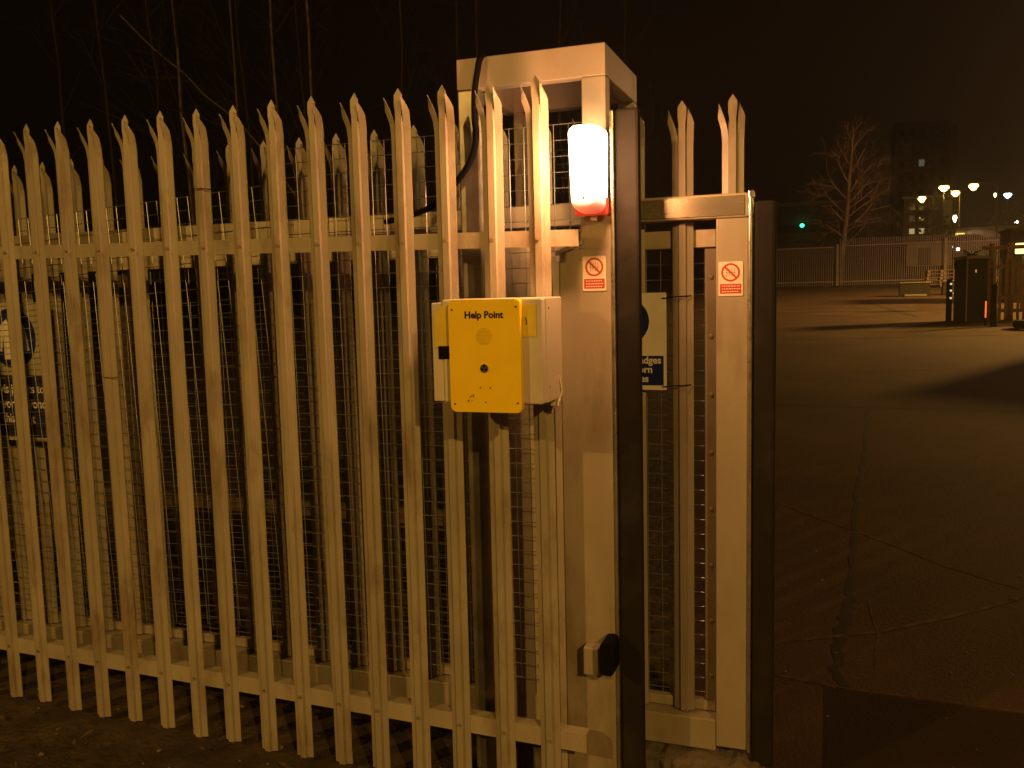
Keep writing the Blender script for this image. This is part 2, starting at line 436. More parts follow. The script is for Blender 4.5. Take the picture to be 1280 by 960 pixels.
for k in range(0, 33):
    X = -.303-.1645*k
    if X < -5.5: break
    if k == 0:
        bm = bm_(); full = pale_bm(X, LY+.03, 1.2, 2.39)
        full.free(); bm.free()
        bm = pale_bm(X, LY+.035, 2.0685, 2.39)
    else:
        bm = pale_bm(X, LY+.035, .27, 2.388+rnd.uniform(-.004, .004))
    obj('pale', bm, M['leafpale'], gate)
for (x0, x1, tl) in ((-1.2, -.39, 0), (-5.4, -1.24, 0)):
    bm = bm_(); mesh_panel(bm, x0, x1, .31, 1.90, LY+.075, step=.050, stepz=.0525, r=.0014)
    obj('infill_mesh', bm, M['wire'], gate)
bm = bm_(); bx(bm, -5.5, -.80, LY+.09, LY+.12, .86, .92)
obj('mid_rail', bm, M['rust'], gate)
for x in (-4.1, -2.95, -1.72):
    bm = bm_(); bx(bm, x-.04, x+.04, LY+.095, LY+.15, .27, 1.99); obj('stiffener', bm, M['rust'], gate)

def mini_sticker(x, y, z, label, parent=None):
    t = thing('warning_sticker', (x, y, z), label, 'sticker', 'prohibition stickers')
    bm = bm_(); prism(bm, rrect(x-.039, x+.039, z-.056, z+.056, .004), y, y+.0015); obj('backing', bm, M['sticker'], t)
    bm = bm_(); ring(bm, x, z+.021, .024, .0300, y-.0008, y)
    a = math.radians(135)
    c, s = math.cos(a), math.sin(a); w = .0028; L = .025
    prism(bm, [(x+c*L-s*w, z+.021+s*L+c*w), (x+c*L+s*w, z+.021+s*L-c*w), (x-c*L+s*w, z+.021-s*L-c*w), (x-c*L-s*w, z+.021-s*L+c*w)], y-.0012, y-.0006)
    obj('prohibition_ring', bm, M['red'], t)
    bm = bm_()
    for k in range(4):
        xx = x-.012+k*.008; bx(bm, xx-.0012, xx+.0012, y-.0005, y, z+.006+.003*(k % 2), z+.037-.003*(k % 2))
    bx(bm, x-.015, x+.016, y-.0005, y, z+.019, z+.0215)
    obj('pictogram', bm, M['ink'], t)
    bm = bm_(); bx(bm, x-.034, x+.034, y-.0008, y, z-.048, z-.017); obj('text_panel', bm, M['red'], t)
    bm = bm_()
    for r_ in range(3):
        xx = x-.028
        while xx < x+.026:
            ww = rnd.uniform(.003, .007); bx(bm, xx, xx+ww, y-.0012, y-.0008, z-.0255-r_*.009, z-.022-r_*.009); xx += ww+.0025
    obj('small_print', bm, M['sticker'], t)
    return t

# ------------------------------------------------------------------ gate portal
portal = thing('gate_portal', (-.92, .35, 0), 'tall cream steel box frame portal that guides the gate, with a black rubber edge', 'gate frame')
XL, XR, YF, YB, ZT = -1.182, -.673, .10, .585, 2.541
bm = bm_()
bx(bm, -.752, XR, YF, YF+.06, 1.9, ZT-.1, .004); obj('front_post', bm, M['pinkpaint'], portal)
bm = bm_(); bx(bm, XL, XL+.075, YF, YF+.06, .05, ZT-.1, .006); obj('front_post', bm, M['galv'], portal)
bm = bm_(); bx(bm, XL+.045, XL+.085, YB-.05, YB, .0, ZT-.1, .004); obj('rear_post', bm, M['pinkpaint'], portal)
bm = bm_(); bx(bm, XR-.06, XR, YB-.05, YB, .0, ZT-.1, .004); obj('rear_post', bm, M['pinkpaint'], portal)
bm = bm_(); bx(bm, XL, XR, YF, YF+.05, ZT-.1, ZT, .003); obj('top_beam', bm, M['pinkpaint'], portal)
bm = bm_(); bx(bm, XL, XR, YB-.05, YB, ZT-.1, ZT, .003); obj('top_beam', bm, M['pinkpaint'], portal)
for x0, x1 in ((XL, XL+.05), (XR-.05, XR)):
    bm = bm_(); bx(bm, x0, x1, YF+.0505, YB-.0505, ZT-.1, ZT, .003); obj('side_beam', bm, M['pinkpaint'], portal)
bm = bm_(); bx(bm, XL+.05, XR-.05, YF+.05, YB-.05, ZT-.006, ZT-.002); obj('cap_plate', bm, M['pinkpaint'], portal)
# lower wide post and infill sheet
bm = bm_(); bx(bm, -.835, -.661, YF-.003, YF+.10, 0, 1.90, .004); bx(bm, -.76, -.66, YF-.003, YF+.002, 1.90, 2.0)
obj('wide_post', bm, M['cream2'], portal)
bm = bm_(); bx(bm, -1.105, -.845, YF+.105, YF+.112, .12, 1.93); obj('infill_sheet', bm, M['cream2'], portal)
bm = bm_(); bx(bm, -.8605, -.8365, YF-.001, YF+.03, .05, 1.86, .003); obj('mesh_angle', bm, M['cream'], portal)
bm = bm_(); prism(bm, [(-.84, 1.88), (-.75, 1.915), (-.75, 1.925), (-.84, 1.895)], YF-.03, YF-.004); obj('gusset', bm, M['cream'], portal)
bm = bm_(); bx(bm, -.6605, -.648, YF-.008, YF+.06, .02, 2.33, .004); obj('edge_channel', bm, M['alu'], portal)
bm = bm_(); bx(bm, -.6475, -.570, YF+.006, YF+.046, .03, 2.335, .010); obj('rubber_edge', bm, M['rubber'], portal)
bm = bm_(); prism(bm, [(-.672, .05), (-.645, .05), (-.645, 2.375), (-.672, 2.41)], YB-.03, YB-.005); obj('rear_plate', bm, M['pinkpaint'], portal)
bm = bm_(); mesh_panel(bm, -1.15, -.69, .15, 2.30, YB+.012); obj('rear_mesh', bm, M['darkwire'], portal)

mini_sticker(-.716, YF-.006, 1.819, 'small red and white prohibition sticker on the post under the lit lamp')
mini_sticker(-.305, LY-.0065, 1.792, 'small red and white prohibition sticker on the end post of the sliding gate')

# concrete track under the gate
bm = bm_(); bx(bm, -1.12, -.20, .22, .60, -.1, .135, .02)
bmesh.ops.subdivide_edges(bm, edges=[e for e in bm.edges if e.calc_length() > .5], cuts=40)
for v in bm.verts: v.co.z += rnd.uniform(-.008, .008); v.co.y += rnd.uniform(-.01, .01)
tag(obj('concrete_track', bm, M['conc'], loc=(-.6, .4, 0)), 'mossy concrete track running under the sliding gate', 'gate track')
# ------------------------------------------------------------------ bulkhead lamp
LX0, LX1, LZ0, LZ1 = -.765, -.662, 2.006, 2.274
lampm = glow('lit_lamp_glass', (1., .58, .26), 34.)
_t = lampm.node_tree; _b = _t.nodes['Principled BSDF']; _c = _t.nodes.new('ShaderNodeTexCoord'); _s = _t.nodes.new('ShaderNodeSeparateXYZ')
_r = _t.nodes.new('ShaderNodeMapRange'); _t.links.new(_c.outputs['Object'], _s.inputs[0]); _t.links.new(_s.outputs['Z'], _r.inputs[0])
_r.inputs[1].default_value = -.130; _r.inputs[2].default_value = -.05; _r.inputs[3].default_value = .75; _r.inputs[4].default_value = 20.; _r.interpolation_type = 'SMOOTHSTEP'
_t.links.new(_r.outputs[0], _b.inputs['Emission Strength'])
_q = _t.nodes.new('ShaderNodeValToRGB'); _m2 = _t.nodes.new('ShaderNodeMapRange'); _t.links.new(_s.outputs['Z'], _m2.inputs[0])
_m2.inputs[1].default_value = -.150; _m2.inputs[2].default_value = -.05
_t.links.new(_m2.outputs[0], _q.inputs[0]); _t.links.new(_q.outputs[0], _b.inputs['Emission Color'])
_q.color_ramp.elements[0].color = (.9, .06, .03, 1); _q.color_ramp.elements[0].position = .10
_q.color_ramp.elements[1].color = (1, .58, .26, 1); _q.color_ramp.elements[1].position = .75
_e = _q.color_ramp.elements.new(.32); _e.color = (1, .34, .20, 1)
lamp = thing('bulkhead_lamp', (-.70, YF, 2.15), 'glowing bulkhead lamp with a red lower rim on the gate portal post', 'lamp')
def lamp_loft(z0, z1, inset, y0, y1, steps=8):
    bm = bm_(); rows = []
    for k in range(steps+1):
        t = k/steps; y = y0+(y1-y0)*t
        s = inset*(1-math.sqrt(max(0, 1-t*t)))
        p = rrect(LX0+s, LX1-s, z0+s, z1-s, .028-.5*min(.02, s), 5)
        taper = lambda a, b: (a + (.010 if a < -.7 else -.004)*max(0, (LZ0+.1-b))/.1, b)
        rows.append([bm.verts.new((taper(a, b)[0], y, b)) for a, b in p])
    n = len(rows[0])
    for A, B in zip(rows, rows[1:]):
        for i in range(n): bm.faces.new((A[i], A[(i+1) % n], B[(i+1) % n], B[i]))
    bm.faces.new(rows[-1]); bm.faces.new(rows[0][::-1])
    return bm
obj('diffuser', lamp_loft(LZ0, LZ1, .016, YF-.025, YF-.160), lampm, lamp, smooth=True)
bm = bm_(); bx(bm, LX0-.003, LX1+.004, YF-.048, YF-.026, LZ0-.004, LZ0+.05, .006); obj('red_rim', bm, M['lens_red'], lamp)
bm = bm_(); bx(bm, LX0+.006, LX1-.006, YF-.0245, YF-.0005, LZ0+.01, LZ1-.006, .008); bx(bm, -.72, -.70, YF-.03, YF-.004, LZ0-.02, LZ0+.01, .003)
obj('base', bm, M['white'], lamp)
bm = bm_(); r0 = bmesh.ops.create_uvsphere(bm, u_segments=10, v_segments=6, radius=.004)
for v in r0['verts']: v.co += Vector((-.706, YF-.161, LZ0+.040))
obj('screw', bm, M['black'], lamp)
ll = bpy.data.lights.new('bulkhead_bulb', 'POINT'); ll.energy = 26.; ll.color = (1., .40, .16); ll.shadow_soft_size = .05
lo = bpy.data.objects.new('bulkhead_bulb', ll); C.objects.link(lo); lo.location = (-.695, YF-.225, 2.15)
lo['kind'] = 'helper'

# ------------------------------------------------------------------ help point
cab = thing('junction_box', (-.95, -.1, 1.43), 'off-white box with yellow labels behind the yellow help panel', 'equipment box')
bm = bm_(); bx(bm, -1.118, -.797, -.172, -.012, 1.428, 1.748, .004); obj('box_body', bm, M['white'], cab)
bm = bm_(); bx(bm, -1.122, -.7985, -.214, -.176, 1.4285, 1.747, .006); obj('lid', bm, M['white'], cab)
bm = bm_(); bx(bm, -1.158, -1.1225, -.212, -.15, 1.432, 1.738, .004); obj('hinge_flange', bm, M['white'], cab)
bm = bm_(); prism(bm, [(-1.147, 1.60), (-1.085, 1.60), (-1.085, 1.728), (-1.125, 1.728), (-1.147, 1.705)], -.2165, -.2145)
obj('yellow_label', bm, M['yellow_label'], cab)
bm = bm_(); bx(bm, -.858, -.815, -.2165, -.2145, 1.632, 1.728); obj('yellow_label', bm, M['yellow_label'], cab)
bm = bm_(); bx(bm, -1.135, -1.09, -.2175, -.2145, 1.565, 1.605, .0008); obj('black_latch', bm, M['black'], cab)
bm = bm_(); bx(bm, -.8470, -.8445, -.2175, -.2165, 1.668, 1.682)
prism(bm, [(-.8500, 1.690), (-.8475, 1.690), (-.8450, 1.682), (-.8475, 1.680)], -.2175, -.2165)
obj('label_mark', bm, M['black'], cab)
for z in (1.715, 1.475):
    bm = bm_(); r0 = bmesh.ops.create_uvsphere(bm, u_segments=8, v_segments=5, radius=.004)
    for v in r0['verts']: v.co = Vector((-.797+v.co.x*.4, -.15+v.co.y, z+v.co.z))
    obj('side_screw', bm, M['rust'], cab)
PX0, PX1, PZ0, PZ1, PY = -1.088, -.858, 1.405, 1.746, -.24
hp = thing('help_point', (-.97, PY, 1.405), 'bright yellow Help Point intercom panel with speaker and push button', 'intercom')
bm = bm_(); prism(bm, rrect(PX0, PX1, PZ0, PZ1, .014, 6), PY, PY+.022)
fr = [f for f in bm.faces if len(f.verts) > 8 and f.calc_center_median().y < PY+.001]
bmesh.ops.bevel(bm, geom=[e for f in fr for e in f.edges], offset=.0025, segments=2, affect='EDGES')
obj('panel', bm, M['yellow'], hp)
ym = (PX0+PX1)/2
text_obj('lettering', 'Help Point', .0295, ym, PY-.0006, 1.690, M['black'], hp, off=.0009, sx=.98)
bm = bm_()
for i in range(-6, 7):
    for j in range(-6, 7):
        x, z = i*.0046+(j % 2)*.0023, j*.004
        if x*x+z*z < .0265**2:
            prism(bm, circle(ym-.001+x, 1.634+z, .0011, 6), PY-.0004, PY+.0002)
gm = mat('grille_holes', (.15, .07, .005), .6, bump=0)
obj('speaker_grille', bm, gm, hp)
bm = bm_(); prism(bm, circle(ym-.001, 1.539, .0128, 28), PY-.004, PY); obj('push_button', bm, M['steel'], hp)
bm = bm_()
for a in (0, 2*PI/3, 4*PI/3):
    prism(bm, [(ym-.001+.0035*math.cos(a+PI/2-.5), 1.539+.0035*math.sin(a+PI/2-.5))]+[(ym-.001+.0115*math.cos(a+PI/2+t), 1.539+.0115*math.sin(a+PI/2+t)) for t in (-.45, -.15, .15, .45)]+[(ym-.001+.0035*math.cos(a+PI/2+.5), 1.539+.0035*math.sin(a+PI/2+.5))], PY-.0048, PY-.004)
obj('button_mark', bm, M['black'], hp)
bm = bm_()
for x, z, r in ((ym-.016, 1.480, .0028), (ym+.016, 1.480, .0028), (PX0+.012, PZ1-.030, .0035), (PX1-.012, PZ1-.024, .0035), (PX0+.014, PZ0+.024, .0035), (PX1-.012, PZ0+.030, .0035), (ym, 1.436, .0022)):
    prism(bm, circle(x, z, r, 12), PY-.001, PY+.0002)
obj('screws', bm, M['rust'], hp)
bm = bm_()
prism(bm, [(ym-.052, 1.448), (ym-.040, 1.457), (ym-.041, 1.459), (ym-.053, 1.451)], PY-.0006, PY)
prism(bm, [(ym-.042, 1.452), (ym-.036, 1.460), (ym-.038, 1.449)], PY-.0006, PY)
prism(bm, circle(ym-.056, 1.439, .0032, 8), PY-.0006, PY)
prism(bm, circle(ym-.045, 1.440, .0016, 8), PY-.0006, PY)
obj('scuff_mark', bm, M['rust'], hp)
bm = bm_()
tube(bm, [(-.80, -.05, 1.43), (-.80, -.06, 1.405), (-.812, -.055, 1.40), (-.826, -.04, 1.412), (-.815, -.03, 1.425)], .0032, 6)
tube(bm, [(-.797, -.05, 1.50), (-.790, -.045, 1.45), (-.796, -.05, 1.425), (-.803, -.06, 1.41)], .0028, 6)
tag(obj('box_cable', bm, M['white'], loc=(-.80, -.05, 1.42)), 'short loops of pale cable under the off-white box', 'cable')
bm = bm_(); bx(bm, -.822, -.808, -.07, -.04, 1.405, 1.428, .003)
tag(obj('cable_gland', bm, M['white'], loc=(-.815, -.05, 1.41)), 'pale plastic cable gland beneath the off-white box', 'cable gland')

# black cable from the portal top
bm = bm_()
pts = [(-1.06, .30, 2.552), (-1.075, .16, 2.556), (-1.088, .092, 2.54), (-1.098, .080, 2.49), (-1.110, .078, 2.42), (-1.112, .078, 2.34), (-1.108, .078, 2.28), (-1.125, .078, 2.215), (-1.165, .08, 2.16), (-1.225, .09, 2.105), (-1.30, .12, 2.065), (-1.40, .16, 2.045), (-1.52, .2, 2.03)]
def smoothpts(P, n=4):
    P = [Vector(p) for p in P]; out = []
    for i in range(len(P)-1):
        a, b, c, d = P[max(0, i-1)], P[i], P[i+1], P[min(len(P)-1, i+2)]
        for k in range(n):
            t = k/n
            out.append(.5*((2*b)+(c-a)*t+(2*a-5*b+4*c-d)*t*t+(3*b-a-3*c+d)*t**3))
    out.append(P[-1]); return out
tube(bm, smoothpts(pts), .0105, 10)
tag(obj('power_cable', bm, M['black'], loc=(-1.1, .08, 2.5), smooth=True), 'thick black cable drooping from the portal top down to the rail', 'cable')

# latch handle on the wide post
lt = thing('gate_latch', (-.70, .08, .5), 'black capped latch with a pale housing low on the wide gate post', 'latch')
bm = bm_(); bx(bm, -.760, -.708, .045, YF-.004, .482, .578, .005); obj('housing', bm, M['cream'], lt)
bm = bm_(); prism(bm, rrect(-.6905, -.643, .510, .622, .018, 6), -.005, YF-.02); obj('black_cap', bm, M['black'], lt)

# ------------------------------------------------------------------ signs
sg = thing('badge_sign', (-.66, LY+.022, 1.42), 'white and blue badges notice tied to the gate pale beside the black edge', 'sign', 'mandatory notices')
sx0, sx1, sz0, sz1, sy = -.80, -.521, 1.418, 1.752, LY+.018
sc = (sx0+sx1)/2+.0
bm = bm_(); prism(bm, rrect(sx0, sx1, sz0, sz1, .004), sy, sy+.003); obj('board', bm, M['signwhite'], sg)
bm = bm_(); bx(bm, sx0+.012, sx1-.010, sy-.0008, sy, sz0+.016, sz0+.118); obj('text_panel', bm, M['blue'], sg)
bm = bm_(); prism(bm, circle(-.660, 1.655, .080, 40), sy-.0008, sy); obj('mandatory_disc', bm, M['blue'], sg)
for tx, ex, dz_ in (('Security badges', -.539, .092), ('must be worn', -.569, .060), ('at all times', -.583, .028)):
    text_obj('lettering', tx, .034, ex, sy-.0012, sz0+dz_, M['signwhite'], sg, off=.0010, align='RIGHT')
for z in (1.735, 1.432):
    bm = bm_(); tube(bm, [(-.535, LY+.014, z-.002), (-.522, LY+.016, z-.002), (-.514, LY+.022, z), (-.497, LY+.016, z+.001), (-.46, LY+.016, z+.003), (-.440, LY+.035, z+.004)], .0022, 5)
    tag(obj('cable_tie', bm, M['black'], loc=(-.48, LY+.02, z)), 'black cable tie holding the %s of the badges notice to the pale' % ('top' if z > 1.6 else 'bottom'), 'cable tie', 'cable ties')

sv = thing('jacket_sign', (-3.4, .235, 1.16), 'large white and blue jacket notice seen behind the far left pales', 'sign', 'mandatory notices')
vx0, vx1, vy = -3.625, -3.215, .235
bm = bm_(); prism(bm, rrect(vx0, vx1, 1.155, 1.772, .006), vy, vy+.003); obj('board', bm, mat('dirty_shaded_sign_white', (.36, .34, .27), .5, var=.2, scale=6, bump=.1, stain=(.12, .1, .06), stain_amt=.7), sv)  # sign white darkened for dirt and for the shade behind the pales
bm = bm_(); bx(bm, vx0+.012, vx1-.008, vy-.0008, vy, 1.170, 1.450); obj('text_panel', bm, mat('dirty_shaded_sign_navy', (.012, .015, .045), .5, var=.2, bump=.1), sv)  # sign blue darkened too, shade behind the pales put into the colour
vc = (vx0+vx1)/2
bm = bm_(); prism(bm, circle(vc, 1.615, .135, 44), vy-.0008, vy); obj('mandatory_disc', bm, M['blue'], sv)
bm = bm_()
prism(bm, [(vc-.03, 1.70), (vc-.075, 1.67), (vc-.095, 1.56), (vc-.068, 1.555), (vc-.055, 1.62), (vc-.055, 1.52), (vc-.006, 1.52), (vc-.006, 1.66)], vy-.0014, vy-.0008)
prism(bm, [(vc+.03, 1.70), (vc+.075, 1.67), (vc+.095, 1.56), (vc+.068, 1.555), (vc+.055, 1.62), (vc+.055, 1.52), (vc+.006, 1.52), (vc+.006, 1.66)], vy-.0014, vy-.0008)
obj('jacket_pictogram', bm, M['signwhite'], sv)
text_obj('lettering', 'Hi-vis jackets to\nbe worn beyond\nthis point', .058, vc, vy-.0012, 1.370, M['signwhite'], sv, off=.001, ls=1.15, sx=.86)

# ------------------------------------------------------------------ trees
def grow(bm, twigs, p, d, L, r, depth, spread, up, minr=.004, seg=5):
    pts = [Vector(p)]; rr = [r]; d = Vector(d).normalized()
    n = 4
    for k in range(n):
        d = (d + Vector((rnd.uniform(-1, 1), rnd.uniform(-1, 1), rnd.uniform(-1, 1)))*.13 + Vector((0, 0, up))*.12).normalized()
        pts.append(pts[-1]+d*L/n); rr.append(r*(1-.45*(k+1)/n))
    tube(bm if depth > 1 else twigs, pts, rr, seg if depth > 1 else 3, cap=False)
    if depth <= 0: return
    kids = rnd.choice([3, 4]) if depth > 1 else rnd.choice([4, 5])
    for k in range(kids):
        i = rnd.choice([1, 2, 3, 4, 4]); a = rnd.uniform(0, 2*PI)
        side = d.orthogonal().normalized(); side.rotate(Matrix.Rotation(a, 3, d))
        nd = (d*(1-spread) + side*spread*1.4)
        grow(bm, twigs, pts[i], nd, L*rnd.uniform(.55, .8), max(minr, rr[i]*.6), depth-1, spread, up, minr, seg)

tree = thing('bare_tree', (.57, 50.5, 1.9), 'bare winter tree with fine reddish branches behind the distant fence post', 'tree')
bt, tw = bm_(), bm_()
trunk = [(.57, 50.5, 1.8), (.62, 50.5, 3.0), (.78, 50.5, 4.6), (.92, 50.5, 6.2), (.98, 50.5, 7.6), (1.1, 50.5, 9.0), (1.15, 50.5, 10.4)]
tube(bt, trunk, [.17, .15, .13, .11, .085, .05, .025], 8)
obj('trunk', bt, M['bark'], tree)
bt = bm_()
for k, (z, dx, L) in enumerate([(3.9, 1, 2.4), (4.4, -.9, 1.8), (4.9, 1, 2.8), (5.4, 1.1, 2.8), (5.7, -1, 2.2), (6.2, 1, 2.6), (6.5, -.8, 2.2), (6.9, .8, 2.6), (7.4, -.5, 2.0), (7.8, .6, 2.2), (8.3, -.3, 1.7), (8.8, .3, 1.6), (9.4, .1, 1.3), (4.6, .8, 2.8), (5.9, .9, 2.6), (6.6, .5, 2.4), (5.2, -.5, 1.8)]):
    x = .57+(z-1.8)/8.6*.58
    grow(bt, tw, (x, 50.5, z), (dx, rnd.uniform(-.5, .5), .75), L*.72, .05, 3, .42, .06 if z > 5.5 else -.05, .006)
lm = obj('limbs', bt, M['bark'], tree)
obj('twigs', tw, M['bark'], tree)

birch_specs = [(-5.95, 6.1, .022, .0, 'pale'), (-5.50, 6.0, .020, -.01, 'pale'), (-7.05, 6.0, .024, .03, 'pale'), (-6.75, 6.6, .018, .02, 'pale'),
               (-8.2, 7.0, .022, .04, 'dark'), (-9.3, 7.2, .026, .03, 'dark'), (-6.4, 7.6, .02, .03, 'dark'), (-4.9, 7.2, .02, .0, 'dark'), (-4.35, 7.8, .022, .01, 'dark'), (-3.9, 7.0, .022, -.01, 'dark'), (-3.3, 8.5, .024, .0, 'dark'), (-11.5, 8.5, .03, .02, 'dark'), (-2.6, 9.5, .025, .01, 'dark'), (-7.7, 8.3, .022, .05, 'dark')]
for k, (x, y, r, ln, kd) in enumerate(birch_specs):
    lab = {'pale': ['pale thin birch trunk rising just left of centre behind the fence', 'pale thin birch nearest to the portal behind the pales', 'pale birch crossed by the slanting bare branch', 'slimmer pale birch beside the crossed trunk'],
           'dark': None}[kd]
    t = thing('birch_tree', (x, y, gz(x, y)), lab[k] if lab else 'dim leafless sapling in the dark wood behind the fence', 'tree', 'leafless trees behind the fence' if kd == 'pale' else 'dim leafless saplings behind the fence')
    bt, tw = bm_(), bm_(); n = 12; pts = []
    for i in range(n+1):
        z = gz(x, y)+i*.75
        pts.append((x-ln*i+rnd.uniform(-.02, .02), y+rnd.uniform(-.03, .03), z))
    tube(bt, pts, [r*(1-.055*i) for i in range(n+1)], 6)
    obj('trunk', bt, M['birch'] if kd == 'pale' else M['twig'], t)
    bt = bm_()
    for i in range(3, 13):
        p = pts[i]; a = rnd.uniform(0, 6.3)
        grow(bt, tw, p, (math.cos(a), math.sin(a), 1.4), rnd.uniform(.6, 1.1), r*.28, 2, .35, .1, .0022, 4)
    for b in tw.verts: pass
    me = bpy.data.meshes.new('tmp'); tw.to_mesh(me); tw.free(); bt.from_mesh(me); bpy.data.meshes.remove(me)
    obj('branches', bt, M['twig'], t)
bm = bm_(); tube(bm, smoothpts([(-8.2, 6.2, 5.25), (-7.7, 6.15, 4.80), (-7.2, 6.1, 4.42), (-6.95, 6.1, 4.17), (-6.55, 6.1, 3.86), (-6.2, 6.1, 3.5), (-5.8, 6.2, 2.9)]), .012, 5)
tag(obj('fallen_branch', bm, M['birch'], loc=(-7, 6.1, 4.2)), 'bare branch slanting across the pale birch trunks', 'branch')

# ------------------------------------------------------------------ background of the yard
# long fence across the far end of the yard
def far_fence(label, x0, x1, y0, y1, railz, tip, step, group=None, base=None):
    t = thing('yard_fence', (x0, y0, gz(x0, y0)), label, 'fence', 'fences across the far end of the yard')
    bm = bm_(); n = int((x1-x0)/step)
    for i in range(n+1):
        x = x0+i*step; y = y0+(y1-y0)*i/max(1, n); b = gz(x, y)-.05
        hz = railz+tip
        prism(bm, [(x-.018, b), (x+.018, b), (x+.018, hz-.05), (x, hz), (x-.018, hz-.05)], y-.012, y+.012)
    p = obj('pale_panel', bm, M['farfence'], t)
    for z in (railz, gz(x0, y0)+.25):
        bm = bm_(); bx(bm, x0, x1, (y0+y1)/2-.028-.03, (y0+y1)/2-.03, z-.03, z+.03); obj('rail', bm, M['farfence'], t)
    return t
far_fence('lower run of steel palisade on the left of the distant fence post', -4.2, .30, 48, 48, 3.78, .06, .115)
f2 = far_fence('taller run of steel palisade on the right of the distant fence post', .55, 9.2, 48, 48, 3.83, .42, .105)
bm = bm_(); bx(bm, 5.55, 5.71, 47.8, 47.93, 1.75, 4.05, .01); obj('post', bm, M['farfence'], f2)
bm = bm_(); bx(bm, .33, .47, 47.85, 47.99, 1.7, 3.92, .01)
tag(obj('fence_post', bm, M['farfence'], loc=(.4, 47.9, 1.7)), 'stout pale post between the two distant fence runs', 'post')
bm = bm_(); bx(bm, -5, 9.5, 47.5, 47.75, 1.5, 1.72, .02)
tag(obj('kerb', bm, M['darkconc'], loc=(2, 47.6, 1.6)), kind='structure')

# concrete blocks
blk = thing('concrete_block', (3.17, 35.7, gz(3.17, 35.7)), 'low dark concrete block on the yard beyond the gate, nearer to the bare tree', 'concrete block', 'low concrete blocks in the yard')
bm = bm_(); prism(bm, [(2.63, 1.24), (3.74, 1.24), (3.74, 1.42), (3.72, 1.76), (2.66, 1.76), (2.63, 1.42)], 35.4, 35.95); obj('body', bm, M['darkconc'], blk)
bm = bm_(); bx(bm, 2.61, 3.76, 35.36, 35.99, 1.764, 1.81, .01); obj('top_slab', bm, M['stone'], blk)
bm = bm_(); bx(bm, 2.8, 3.6, 35.33, 35.395, 1.25, 1.33, .01); obj('foot', bm, M['stone'], blk)
b2 = copytree(blk); b2.location = (4.78, 36.3, gz(4.78, 36.3)+.01); b2['label'] = 'low dark concrete block half hidden by the green cabinet'

# stack of pallets
for k in range(5):
    z = gz(5, 44)+.02+k*.165; x0, x1 = 4.36+rnd.uniform(-.04, .04), 5.62
    t = thing('wooden_pallet', (5, 44, z), ['lowest wooden pallet of the stack at the yard end', 'second pallet up in the stack at the yard end', 'middle pallet of the stack at the yard end', 'fourth pallet up in the stack at the yard end', 'topmost wooden pallet of the stack at the yard end'][k], 'pallet', 'stacked wooden pallets')
    bm = bm_()
    for j in range(6): bx(bm, x0, x1, 43.5+j*.19, 43.62+j*.19, z+.11, z+.132)
    obj('deck_boards', bm, M['wood'], t)
    bm = bm_()
    for a in (x0+.01, (x0+x1)/2-.05, x1-.12): bx(bm, a, a+.11, 43.5, 44.57, z, z+.109)
    obj('bearers', bm, M['wood'], t)

# green cabinet, bollard, pickets
cbt = thing('green_cabinet', (3.35, 22, .75), 'tall dark green metal cabinet standing beside the picket fence', 'cabinet')
bm = bm_(); prism(bm, [(3.03, 22.6), (3.21, 21.75), (3.70, 21.95), (3.55, 22.8)], gz(3.3, 22)-.05, 2.33, axis='z'); obj('body', bm, M['greenbox'], cbt)
bm = bm_(); prism(bm, [(3.00, 22.62), (3.20, 21.70), (3.74, 21.92), (3.57, 22.84)], 2.334, 2.40, axis='z'); obj('top_cap', bm, M['roof'], cbt)
bm = bm_(); bx(bm, 3.195, 3.225, 21.70, 21.745, .78, 2.32); obj('corner_trim', bm, M['roof'], cbt)
bm = bm_(); bx(bm, 3.40, 3.43, 21.78, 21.80, 1.98, 2.06); obj('handle', bm, M['steel'], cbt)
bm = bm_()
for k in range(26):
    a = rnd.uniform(0, 6.3); e = rnd.uniform(.2, 1.4); L = rnd.uniform(.12, .24)
    tube(bm, [(3.36, 22.2, 2.38), (3.36+L*.5*math.cos(a)*math.cos(e), 22.2+L*.5*math.sin(a), 2.38+L*.7*math.sin(e)), (3.36+L*math.cos(a), 22.2+L*math.sin(a), 2.38+L*math.sin(e))], [.03, .022, .005], 5)
tag(obj('ivy_tuft', bm, M['greenbox'], loc=(3.36, 22.2, 2.38)), 'small dark tuft of growth on top of the green cabinet', 'plant')
bl = thing('bollard', (3.64, 20.6, gz(3.64, 20.6)), 'slim black bollard in front of the picket fence', 'bollard')
bm = bm_(); tube(bm, [(3.66, 20.6, .66), (3.65, 20.6, 1.2), (3.655, 20.6, 1.62)], [.085, .07, .068], 12); obj('post', bm, M['black'], bl)
bm = bm_(); tube(bm, [(3.655, 20.6, 1.62), (3.655, 20.6, 1.66), (3.655, 20.6, 1.70)], [.078, .08, .045], 12); obj('cap', bm, M['black'], bl)
mk = thing('marker_post', (3.53, 21.1, .78), 'thin marker post with a red glowing strip beside the green cabinet', 'marker post')
bm = bm_(); bx(bm, 3.525, 3.575, 21.06, 21.10, .7, 1.36); obj('post', bm, M['black'], mk)
bm = bm_(); bx(bm, 3.528, 3.562, 21.045, 21.055, .90, 1.29, .003); obj('red_strip', bm, glow('red_strip_light', (1., .16, .03), 1.2, (.5, .1, .05)), mk)
rp = thing('reflector_post', (2.93, 22.4, .8), 'short dark post with three small white reflectors left of the green cabinet', 'post')
bm = bm_(); bx(bm, 2.84, 2.97, 22.4, 22.5, .7, 1.85, .01); obj('post', bm, M['black'], rp)
